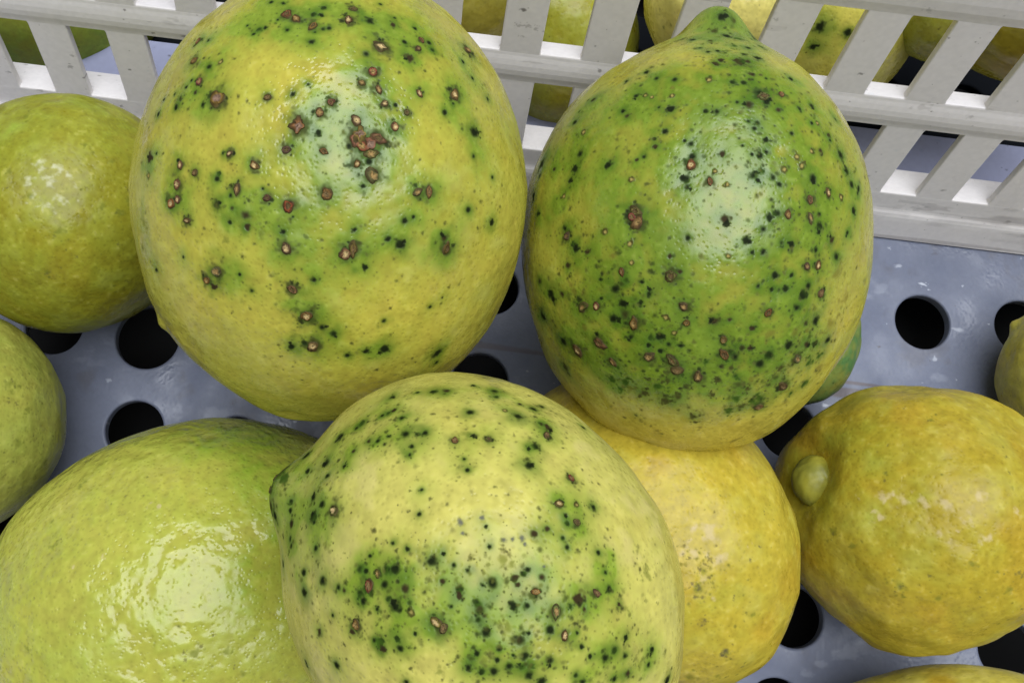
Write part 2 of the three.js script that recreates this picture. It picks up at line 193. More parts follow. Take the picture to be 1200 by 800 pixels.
PLACE.L4.blotch = [
  [-25.6, -48.6, 1.3], [-4.8, 13.5, 1.6], [1.8, 15.5, 1.4], [4.7, 22.6, 1.3], [-44.7, 3, 1.1], [-34.1, -40.1, 1], [-24.4, -49.8, 1.5], [15.8, -32.9, 1.1], [-11, -61.1, 1.6],
  [-34.3, -29.3, 1.5]];
PLACE.L4.green = [
  [11.5, -49.3, 13.4], [22.4, -32.6, 13], [17.7, -4.5, 10.7]];
PLACE.L4.pale = [
  [-15.9, -15.4, 0.9], [-8.7, -28.6, 1.6], [-29.1, -18.5, 1.1], [-21.5, -19, 1.3]];
PLACE.L5 = { at: [-100.6, 30.7, -14.4], turn: [-71.9, 23.2, -84.7], radii: [30.6, 31.4, 30.6] };
PLACE.L5.dot = [
  [24, -13.3, 1.1], [5.3, -2.6, 0.6], [24.1, 34.3, 0.9], [19.2, 13, 0.9], [-9.5, 26.9, 0.9], [-24.7, -11.5, 0.9], [-16.1, -54.5, 0.9], [6.1, -11.9, 0.6], [2.4, 18, 0.9]];
PLACE.L5.blotch = [
  [-4.1, 6.9, 1.9], [12.9, -4.9, 1.5], [20, -1.4, 1.7], [-9.5, 26, 1.3], [-17.1, -51.2, 1.6], [-15.4, -7.5, 1.5], [23.9, -7.8, 1.5], [16.8, -25.5, 1.3], [-23.9, -19.7, 1.5],
  [6.5, -32.3, 1.3]];
PLACE.L5.green = [
  [-20.5, -42.8, 9], [25.1, -44.3, 6.8], [3.6, -62.7, 9.2]];
PLACE.L5.pale = [
  [-10.2, -22.8, 3], [-7, -13.1, 3.2], [-13.7, -7.5, 2.8], [-3.9, -5.9, 2.6], [1.1, -10.9, 1.9], [-0.4, -17.2, 1.7], [-15.3, -13.1, 2.2], [3.4, -6.2, 1.1], [-5.3, -18.9, 2.2],
  [-7.2, -2.1, 2.1]];
PLACE.L6 = { at: [-120.8, 28.6, 42.6], turn: [-85.9, 28.2, -94.5], radii: [28.9, 27.6, 28.9] };
PLACE.L6.dot = [
  [28.2, -17.3, 1.1], [22.7, -28.1, 0.9], [27.7, -33.8, 0.9], [40.9, -25, 0.7], [24.6, -16.8, 0.9], [31.6, -27.8, 0.7], [57.6, -7.2, 0.7], [18.4, -33.7, 0.7], [42.7, -2.8, 0.9],
  [35.4, 13.7, 0.9], [53.5, 31, 0.9]];
PLACE.L6.blotch = [
  [22.5, -25.5, 2.2], [34.5, -16, 1.8], [35, 3.8, 2], [56.3, 16.2, 1.8], [33.6, -45.6, 1.8]];
PLACE.L6.green = [
  [23.5, -43, 9], [45.4, 2.3, 9]];
PLACE.L7 = { at: [52.4, 32.9, 47.7], turn: [-87.2, -13.4, -141.8], radii: [34.5, 39.4, 32.7] };
PLACE.L7.dot = [
  [11.7, -10.3, 0.9], [19.7, -13.3, 0.8], [20.2, -10.7, 0.8], [18.9, -15.8, 0.9], [22.6, -5.3, 0.9], [24.9, -6.6, 0.9], [27.7, -5.8, 0.9], [23.6, -12.1, 0.8], [36, 0.1, 1.3],
  [34.6, -2.2, 1], [49.5, -3.5, 1.6], [50.6, -0.1, 1.2], [62.3, -8.9, 1], [15.7, -9.5, 0.7], [16.6, -20.2, 0.6], [7.8, -26.2, 0.6], [25.1, -29.2, 0.6], [13.6, -8.2, 0.7],
  [26.5, -3.6, 0.8], [33.5, -17.4, 0.6], [15.6, -45.9, 0.6], [23.2, -35.3, 0.6]];
PLACE.L7.blotch = [
  [54, 24.8, 2.6], [50.2, -3.1, 1.8], [24.6, -6.1, 2.3], [21.2, -11.5, 1.7], [42.7, -22.7, 1.2], [60.1, 10.4, 1.6]];
PLACE.L7.green = [
  [29.1, 4.1, 7.6], [27.8, -12.5, 4.8]];
PLACE.L7.pale = [
  [12, -19.7, 3.8], [15.3, -11.6, 3.4], [20.2, -18.4, 2.6], [22.9, -8.8, 2.3], [9.5, -29.8, 2.3], [21.2, -30.4, 1.5], [6.5, -17.2, 1.9], [29.5, -9.4, 1.5], [-6.1, -17.7, 1.5]];
PLACE.L8 = { at: [120, 31.3, 36.4], turn: [-84.3, -28.3, -93.5], radii: [32.6, 32.5, 31] };
PLACE.L8.dot = [
  [-11.1, -11.6, 0.9], [32.1, -26.2, 0.9], [-0.8, 28.4, 1.1], [-2.4, 30.9, 0.9], [41, 19.2, 1.8], [8.5, 22.6, 0.9], [-28.6, 15.1, 1.3], [31, -34.8, 0.9], [1.7, -41.4, 0.9],
  [-7.2, -46.3, 0.7], [43.8, 41.1, 0.9], [-31.6, -23.6, 0.9], [-11.6, -27.3, 0.6], [27.2, 31, 0.7]];
PLACE.L8.blotch = [
  [-1.1, 28.5, 2.2], [-28.7, 14, 1.7], [2.8, -42.7, 1.1], [-19.4, 17.6, 1.5], [22.4, 15.4, 1.7], [12.3, 31.5, 1.5], [38.4, 28, 1.8]];
PLACE.L8.green = [
  [-4.8, 6.7, 11.7], [-50.5, -10.6, 9], [-14.3, -23.1, 8.6], [-25.4, -32.1, 6.6], [-35.6, 7, 5.5]];
PLACE.L8.pale = [
  [-10.6, -4.8, 2.8], [-3.3, -6.1, 3], [4.1, -4.9, 2.8], [11.2, -6.4, 3.2], [18.8, -4.7, 3.4], [17.7, -0.4, 2.6], [-20, -2.9, 1.3], [-11.3, 3.1, 2.1], [21.1, -12.2, 2.6],
  [9.6, 5.4, 1.5], [15.7, 8.3, 1.9], [25.8, 4.3, 1.9], [36.2, -9.3, 2.2]];
PLACE.L9 = { at: [172.6, 19.8, -9.7], turn: [-73.7, -35.4, -17.5], radii: [18.9, 23.3, 18.9] };
PLACE.L10 = { at: [128.6, 25.9, 101.5], turn: [-100.7, -29.1, -72.1], radii: [28.4, 43.1, 19.9] };
PLACE.L11 = { at: [90.9, 18.4, -11.5], turn: [-73.4, -20.4, -143.9], radii: [19.2, 22.4, 18.2] };
PLACE.O1 = { at: [-135.5, 1.2, -97.6], turn: [-58.3, 24.6, -104], radii: [28.6, 32.5, 28.6] };
PLACE.O2 = { at: [-6.2, 39.3, -98.1], turn: [-53.8, 1.3, -14.7], radii: [23.3, 26.4, 23.3] };
PLACE.O3 = { at: [22.8, 8.8, -97.7], turn: [-57.4, -4.5, -150.5], radii: [24.7, 28.1, 24.7] };
PLACE.O4 = { at: [64.9, 34.5, -96.6], turn: [-54.7, -13.6, -138.4], radii: [19.9, 22.6, 19.9] };
PLACE.O5 = { at: [97.6, 29.1, -97.9], turn: [-55.1, -19.6, -16.5], radii: [22.8, 25.9, 22.8] };
PLACE.O5.dot = [
  [-2.8, -4.7, 2], [-13.9, -2.3, 2], [0.8, 12.7, 1.5]];
PLACE.O5.green = [
  [0.4, 7.6, 4.6], [4.8, -7.5, 3.8], [-11.4, -2.7, 3.8]];
PLACE.O5.blotch = [
  [-1.2, 12.9, 2]];
PLACE.O6 = { at: [121.1, 47.4, -100.8], turn: [-52.3, -24.9, -162.5], radii: [17, 19.2, 17] };
PLACE.O7 = { at: [146.1, 45.3, -107], turn: [-51.5, -28.8, -111.7], radii: [25.2, 28.6, 25.2] };

// ---------- the crate ----------
function plasticMap(W, H, mw, mh, seed, base, o) { // mw, mh: size in mm; dirt, scuffs and grain of a used moulded plastic
  const a = new Uint8Array(W * H * 4), rnd = rng(seed);
  const c = new Float32Array(W * H * 3);
  for (let j = 0; j < H; j++) for (let i = 0; i < W; i++) {
    const x = i / W * mw, y = j / H * mh, k = (j * W + i) * 3;
    const n = fbm(x / 26 + seed, y / 26, 1.5, 4), g = noise(x / 0.9, y / 0.9, seed), st = fbm(x / 9, y / 9, seed + 3, 4);
    let m = 1 + o.cloud * n + 0.035 * g;
    const dirt = o.dirt * smooth(st, 0.16, 0.5), scuff = o.scuff * smooth(fbm(x / 4 + 40, y / 3.2, seed + 8, 4), 0.12, 0.42) * smooth(fbm(x / 16, y / 16, seed + 20, 2), 0.0, 0.4);
    for (let q = 0; q < 3; q++) {
      let v = base[q] * m;
      v += (o.dirtColor[q] - v) * dirt; v += (o.scuffColor[q] - v) * scuff;
      c[k + q] = v;
    }
  }
  const dab = (x, y, rx, ry, col, s, rough) => {
    const i0 = Math.floor((x - rx * 1.8) / mw * W), i1 = Math.ceil((x + rx * 1.8) / mw * W), j0 = Math.floor((y - ry * 1.8) / mh * H), j1 = Math.ceil((y + ry * 1.8) / mh * H);
    for (let j = Math.max(0, j0); j <= Math.min(H - 1, j1); j++) for (let i = Math.max(0, i0); i <= Math.min(W - 1, i1); i++) {
      const X = i / W * mw, Y = j / H * mh, d = Math.hypot((X - x) / rx, (Y - y) / ry) * (1 + rough * noise(X / (0.6 * rx) + 9, Y / (0.6 * ry), x));
      const w = s * (1 - smooth(d, 0.45, 1.15)), k = (j * W + i) * 3;
      if (w > 0) for (let q = 0; q < 3; q++) c[k + q] += (col[q] - c[k + q]) * w;
    }
  };
  for (let n = 0; n < o.specks; n++) { const r = 0.12 + 0.5 * Math.pow(rnd(), 4); dab(rnd() * mw, rnd() * mh, r * (1 + rnd()), r, o.speckColor, 0.25 + 0.6 * rnd(), 0.6); }
  for (let n = 0; n < o.flecks; n++) { const r = 0.15 + 0.5 * Math.pow(rnd(), 3); dab(rnd() * mw, rnd() * mh, r * (1 + 2 * rnd()), r * (1 + rnd()), o.scuffColor, 0.35 + 0.5 * rnd(), 0.6); }
  for (const d of o.dabs ?? []) dab(...d);
  for (let k = 0; k < W * H; k++) { for (let q = 0; q < 3; q++) a[k * 4 + q] = SRGB[Math.round(clamp(c[k * 3 + q]) * 4096)]; a[k * 4 + 3] = 255; }
  const t = byteTexture(a, W, H, true); t.wrapT = THREE.RepeatWrapping; return t;
}
function planar(g, ox, oy, mw, mh, ax = 0, ay = 1) { // uv from two coordinates in mm, so that texture and place agree
  const p = g.attributes.position, uv = new Float32Array(p.count * 2);
  for (let i = 0; i < p.count; i++) { const v = [p.getX(i), p.getY(i), p.getZ(i)]; if (ay === 1 && g.attributes.normal && Math.abs(g.attributes.normal.getY(i)) > 0.7) v[1] += 1.7 * v[2] + 0.02; uv[i * 2] = (v[ax] / MM - ox) / mw; uv[i * 2 + 1] = (v[ay] / MM - oy) / mh; }
  g.setAttribute('uv', new THREE.BufferAttribute(uv, 2)); return g;
}
const brown = [0.09, 0.055, 0.035], greyDirt = [0.12, 0.11, 0.11];
const WALL_DABS = [
  [122 + 180, 11.5, 6, 1.6, greyDirt, 0.13, 0.8], [150 + 180, 12.2, 14, 2.4, greyDirt, 0.20, 0.9], [163 + 180, 13.2, 10, 3, brown, 0.20, 0.9], [168 + 180, 6, 6, 3, brown, 0.13, 0.9], [140 + 180, 1.2, 30, 1.2, brown, 0.29, 0.7],
  [135 + 180, 15, 3, 1.2, brown, 0.23, 0.9], [131 + 180, 14.0, 2, 0.8, greyDirt, 0.23, 0.9], [113 + 180, 51, 2, 1, brown, 0.23, 0.9], [9 + 180, 61, 0.7, 0.4, brown, 0.35, 0.9], [11 + 180, 61.3, 0.9, 0.4, brown, 0.35, 0.9], [13 + 180, 60.6, 0.5, 0.6, brown, 0.35, 0.9], [10 + 180, 58, 0.5, 0.3, brown, 0.31, 0.9],
  [14 + 180, 50.4, 2.4, 0.3, brown, 0.23, 0.5], [62 + 180, 72, 5, 2, brown, 0.13, 0.9], [55 + 180, 75, 4, 0.5, brown, 0.31, 0.9], [-80 + 180, 49, 3, 1, greyDirt, 0.20, 0.9], [-60 + 180, 52, 3, 1.4, greyDirt, 0.20, 0.9], [100 + 180, 79, 1, 0.5, greyDirt, 0.31, 0.9], [128 + 180, 53, 4, 0.5, greyDirt, 0.15, 0.9],
];
const wallMap = plasticMap(2048, 640, 400, 125, 11, [0.83, 0.79, 0.78], { cloud: 0.035, dirt: 0.03, dirtColor: [0.26, 0.22, 0.19], scuff: 0.04, scuffColor: [0.72, 0.72, 0.72], specks: 900, speckColor: [0.13, 0.11, 0.10], flecks: 60, dabs: WALL_DABS });
const floorMap = plasticMap(2048, 1400, 400, 274, 23, [0.140, 0.156, 0.215], { cloud: 0.12, dirt: 0.42, dirtColor: [0.11, 0.105, 0.115], scuff: 0.16, scuffColor: [0.55, 0.58, 0.66], specks: 260, speckColor: [0.07, 0.06, 0.06], flecks: 420,
  dabs: [[318, 49.0, 62, 2.2, brown, 0.6, 0.9], [120, 48.2, 90, 1.6, brown, 0.4, 0.9], [305, 77, 6, 1.4, [0.10, 0.07, 0.08], 0.55, 0.9], [342, 92, 5, 1.6, [0.11, 0.06, 0.05], 0.75, 0.9], [333, 97, 8, 4, [0.17, 0.13, 0.12], 0.4, 0.9], [343, 69, 7, 3, [0.15, 0.12, 0.11], 0.45, 0.9], [330, 60, 12, 5, [0.19, 0.18, 0.18], 0.35, 0.9], [298, 160, 9, 4, [0.62, 0.66, 0.75], 0.6, 1.0], [318, 163, 12, 3, [0.62, 0.66, 0.75], 0.5, 1.0], [278, 163, 12, 5, [0.6, 0.64, 0.73], 0.4, 1.0], [118, 117, 7, 4, [0.52, 0.56, 0.64], 0.3, 1.2], [196, 90, 4, 3, [0.52, 0.56, 0.64], 0.4, 1.2], [190, 95, 1, 3, [0.62, 0.66, 0.75], 0.6, 1.0]] });
function grainMap(seed) {
  const W = 512, a = new Uint8Array(W * W * 4);
  for (let j = 0; j < W; j++) for (let i = 0; i < W; i++) {
    const x = i / W * 60, y = j / W * 60, k = (j * W + i) * 4;
    a[k] = 255 * clamp(0.5 + 0.3 * noise(x * 1.4, y * 1.4, seed) + 0.3 * noise(x * 0.35, y * 0.35, seed + 5));
    a[k + 1] = 255 * clamp(0.54 + 0.6 * fbm(x / 9, y / 9, seed + 9, 4)); a[k + 2] = 0; a[k + 3] = 255;
  }
  const t = byteTexture(a, W, W, false); t.wrapS = t.wrapT = THREE.MirroredRepeatWrapping; return t;
}
const grain = grainMap(3); grain.repeat.set(400 / 60, 125 / 60);
const grainF = grain.clone(); grainF.repeat.set(400 / 60, 274 / 60); grainF.needsUpdate = true;
const wallMat = new THREE.MeshPhysicalMaterial({ map: wallMap, roughness: 0.9, roughnessMap: grain, bumpMap: grain, bumpScale: 0.00002, ior: 1.45 });
const floorMat = new THREE.MeshPhysicalMaterial({ map: floorMap, specularIntensity: 0.8, roughness: 0.95, roughnessMap: grainF, bumpMap: grainF, bumpScale: 0.00008, ior: 1.48 });
const ledgeMat = new THREE.MeshPhysicalMaterial({ map: wallMap, roughness: 0.7, color: 0xa8b0d0 });

const X0 = -0.18, X1 = 0.22, JOINT = -0.0488, LEAN = 17.6 * RAD;
const crate = new THREE.Group(); crate.name = numbered('plastic_crate'); crate.position.set(0, 0, JOINT); scene.add(crate);
tag(crate, 'greyish white slatted plastic crate with round-holed bluish floor, holding the lemons', 'crate');
function perforated(x0, x1, z0, z1, holes, r) { // a plate with round holes, top face at y = 0
  const s = new THREE.Shape([new THREE.Vector2(x0, z0), new THREE.Vector2(x1, z0), new THREE.Vector2(x1, z1), new THREE.Vector2(x0, z1)]);
  for (const [x, z, k] of holes) { const p = new THREE.Path(); p.absarc(x * MM, z * MM, (r * (k ?? 1) + 0.7) * MM, 0, Math.PI * 2, true); s.holes.push(p); }
  const g = new THREE.ExtrudeGeometry(s, { depth: 0.0022, bevelEnabled: true, bevelThickness: 0.0007, bevelSize: 0.0007, bevelSegments: 3, curveSegments: 28 });
  g.rotateX(Math.PI / 2); g.translate(0, -0.0007, 0); return g; // shape y becomes z, the plate hangs below y = 0
}
const HOLES = [
  [140.3, -23.5], [170, -25.5], [111, -22], [12, -18], [44, -19], [74, -20], [-18, -18], [-112, -17], [-84, -17], [-52, -17], [-140, -17],
  [-111.9, 9.4], [-84.9, 9.4, 1.12], [-140, 9], [-54, 10], [-22, 10], [11.8, 10.2], [43, 11], [73, 12], [101.5, 13.5], [134, 11], [164, 10], [194, 9], [200, -25],
  [-83.5, 36], [-54.6, 37], [-112, 36], [-140, 36], [-24, 37], [9, 37], [41, 38], [72, 39], [103, 39], [134, 38], [165, 38], [195, 37],
  [-112, 63], [-84, 63], [-54, 64], [-24, 64], [9, 65], [41, 65], [72, 65], [104.5, 65], [163.5, 66.8], [194, 66],
  [-84, 91], [-54, 91], [-24, 91], [9, 92], [41, 92], [72, 92], [100.5, 89.5], [131, 94], [163, 94], [194, 94]];
const floor = part('base_panel', planar(perforated(X0 + 0.002, X1 - 0.002, 0.0004, 0.214, HOLES.map(([x, z, k]) => [x, z + 48.8, k]), 8.15), -180, 0, 400, 274, 0, 2), floorMat, crate);
// the back wall: rails and thin slats, leaning outwards; local y runs up the wall and z towards the lemons
function rail(profile, x0, x1) { // [t, s] outline in mm, drawn out along x
  const s = new THREE.Shape(profile.map(([t, y]) => new THREE.Vector2(t * MM, y * MM)));
  const g = new THREE.ExtrudeGeometry(s, { depth: x1 - x0, bevelEnabled: false, steps: 1 });
  g.rotateY(Math.PI / 2); // extrusion z -> x, shape x -> -z
  g.translate(x0, 0, 0); g.scale(1, 1, -1);
  const idx = g.index; if (idx) throw new Error('indexed');
  const p = g.attributes.position.array, nn = p.length / 9; // the mirroring turned the faces over: turn them back
  for (let i = 0; i < nn; i++) for (let c = 0; c < 3; c++) { const t = p[i * 9 + c]; p[i * 9 + c] = p[i * 9 + 6 + c]; p[i * 9 + 6 + c] = t; }
  g.deleteAttribute('normal'); g.computeVertexNormals();
  return planar(g, -180, 0, 400, 125);
}
const arc = (cx, cy, rx, ry, a0, a1, n) => Array.from({ length: n + 1 }, (_, i) => { const a = (a0 + (a1 - a0) * i / n) * RAD; return [cx + rx * Math.cos(a), cy + ry * Math.sin(a)]; });
function slatShape(w, s0, s1, fl) { // thin upright with flared, rounded ends
  const h = w / 2, q = [];
  for (const [sx, s, dir] of [[1, s0, 1], [1, s1, -1], [-1, s1, -1], [-1, s0, 1]]) {
    const run = []; for (let i = 0; i <= 5; i++) { const a = i / 5 * 90 * RAD; run.push([sx * (h + fl - fl * Math.sin(a)), s + dir * (fl - fl * Math.cos(a))]); }
    if ((sx === 1 && dir === -1) || (sx === -1 && dir === 1)) run.reverse();
    q.push(...run);
  }
  return new THREE.Shape(q.map(([x, y]) => new THREE.Vector2(x * MM, y * MM)));
}
function slattedWall(x0, x1, px, pz, turn) {
  const pivot = new THREE.Group(), wall = pivot; wall.name = 'slatted_wall'; wall.rotation.set(-LEAN, turn, 0, 'YXZ'); wall.position.set(px, 0, pz); crate.add(wall);
  part('rail', rail([[-9.6, 0.3], [0.7, 0.3], [0.9, 0.6], [0.85, 8.5], [0.78, 10.0], [0.55, 11.2], [0.22, 12.0], [0.06, 12.8], [0, 14], [0, 18.6], [-0.1, 18.9], [-0.35, 19.1], [-9.2, 19.1], [-9.6, 18.7]], x0, x1), wallMat, wall);
  part('rail', rail([[-4.8, 43.4], [-0.25, 43.4], [0.0, 43.6], [0.12, 44.4], [0.42, 45.8], [0.55, 47.4], [0.50, 49], [0.30, 50.6], [0.08, 51.8], [0, 52.6], [-0.1, 52.9], [-0.35, 53.1], [-4.8, 53.1]], x0, x1), wallMat, wall);
  part('rail', rail([[-4.8, 77.0], [-0.25, 77.0], [0, 77.2], [0.12, 78], [0.42, 79.6], [0.6, 82], [0.65, 104], [-4.8, 104]], x0, x1), wallMat, wall);
  for (const [s0, s1] of [[18.3, 44.1], [52.3, 77.7]]) for (let k = -12; k <= 12; k++) {
    const x = 20.55 * k + 10.25;
    if (x * MM < x0 + 0.008 || x * MM > x1 - 0.008) continue;
    const g = new THREE.ExtrudeGeometry(slatShape(10.2, s0, s1, 1.5), { depth: 0.0014, bevelEnabled: true, bevelThickness: 0.0004, bevelSize: 0.0004, bevelOffset: -0.0004, bevelSegments: 4, curveSegments: 6 });
    g.translate(x * MM, 0, -0.00182); part('slat', planar(g, -180, 0, 400, 125), wallMat, wall);
  }
}
slattedWall(X0, X1, 0, 0, 0);
// the other three walls of the crate stand outside the picture and keep low light off the fruit
slattedWall(-X1, -X0, 0, 0.215, Math.PI);
slattedWall(-0.005, 0.21, X0 - 0.002, 0.21, Math.PI / 2);
slattedWall(-0.21, 0.005, X1 + 0.002, 0.21, -Math.PI / 2);
// outside the wall: the crate's own foot ledge, then the dark floor of the next crate
{ const g = new THREE.BoxGeometry(X1 - X0 - 0.004, 0.003, 0.0235); g.translate((X0 + X1) / 2, 0.0016, -0.0217); part('foot_ledge', planar(g, -180, -60, 400, 125, 0, 2), ledgeMat, crate); }
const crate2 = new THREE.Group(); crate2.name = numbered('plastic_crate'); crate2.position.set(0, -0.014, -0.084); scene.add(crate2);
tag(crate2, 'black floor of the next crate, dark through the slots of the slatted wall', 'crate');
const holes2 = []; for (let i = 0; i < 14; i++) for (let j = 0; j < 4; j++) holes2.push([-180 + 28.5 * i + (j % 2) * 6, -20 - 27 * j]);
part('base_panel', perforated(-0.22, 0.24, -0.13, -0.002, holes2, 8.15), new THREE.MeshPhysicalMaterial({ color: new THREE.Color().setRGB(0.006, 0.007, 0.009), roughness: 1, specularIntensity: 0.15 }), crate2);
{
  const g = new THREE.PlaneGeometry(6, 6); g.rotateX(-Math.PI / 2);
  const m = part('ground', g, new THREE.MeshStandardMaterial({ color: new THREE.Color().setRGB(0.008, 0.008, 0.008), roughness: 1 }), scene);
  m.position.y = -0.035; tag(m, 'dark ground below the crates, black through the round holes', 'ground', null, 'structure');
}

// ---------- lemons ----------
const DEF = {}; // shape features of single lemons: bumps [lat, lon, height mm, width in degrees, sharpness], lumps mm
function surfaceOf(P, F) {
  const [rx, ry, rz] = P.radii, S = F.seed * 7.31;
  const bumps = (F.bumps ?? []).map(([la, lo, h, w, k]) => ({ d: dirOf(la, lo), h, w: w * RAD, k }));
  return (d, out) => {
    let nx = d[0] / rx, ny = d[1] / ry, nz = d[2] / rz; const l = Math.hypot(nx, ny, nz); nx /= l; ny /= l; nz /= l;
    const px = d[0] * rx, py = d[1] * ry, pz = d[2] * rz;
    let h = F.lump * (0.75 * noise(d[0] * 1.9 + S, d[1] * 1.9, d[2] * 1.9) + 0.35 * noise(d[0] * 4.3, d[1] * 4.3 + S, d[2] * 4.3)) + F.lump * 0.14 * noise(px / 4.2, py / 4.2 + S, pz / 4.2) + 0.05 * noise(px / 1.9 + S, py / 1.9, pz / 1.9);
    let ax = 0, ay = 0, az = 0;
    for (const b of bumps) {
      const a = Math.acos(clamp(b.d[0] * d[0] + b.d[1] * d[1] + b.d[2] * d[2], -1, 1)) / b.w;
      if (a < 4) { const g = b.h * Math.exp(-Math.pow(a, b.k)); ax += g * b.d[0]; ay += g * b.d[1]; az += g * b.d[2]; }
    }
    out[0] = px + nx * h + ax; out[1] = py + ny * h + ay; out[2] = pz + nz * h + az;
    out[3] = nx; out[4] = ny; out[5] = nz; return out;
  };
}
function dirOf(la, lo) { const c = Math.cos(la * RAD); return [c * Math.sin(lo * RAD), Math.sin(la * RAD), c * Math.cos(lo * RAD)]; }
function peelGeometry(surf, nu, nv) {
  const pos = new Float32Array((nu + 1) * (nv + 1) * 3), uv = new Float32Array((nu + 1) * (nv + 1) * 2), idx = [], o = [];
  for (let j = 0; j <= nv; j++) for (let i = 0; i <= nu; i++) {
    const k = j * (nu + 1) + i; surf(dirOf(-90 + 180 * j / nv, -180 + 360 * i / nu), o);
    pos[k * 3] = o[0] * MM; pos[k * 3 + 1] = o[1] * MM; pos[k * 3 + 2] = o[2] * MM; uv[k * 2] = i / nu; uv[k * 2 + 1] = j / nv;
    if (i < nu && j < nv) { const a = k, b = k + 1, c = k + nu + 1, e = c + 1; if (j > 0) idx.push(a, b, e); if (j < nv - 1) idx.push(a, e, c); }
  }
  const g = new THREE.BufferGeometry();
  g.setAttribute('position', new THREE.BufferAttribute(pos, 3)); g.setAttribute('uv', new THREE.BufferAttribute(uv, 2)); g.setIndex(idx); g.computeVertexNormals();
  return g;
}
const LIME = [0.215, 0.295, 0.028], DEEP = [0.055, 0.13, 0.012], INK = [0.008, 0.012, 0.004], TAN = [0.50, 0.30, 0.13], RUST = [0.145, 0.083, 0.028], CHALK = [0.60, 0.49, 0.28];
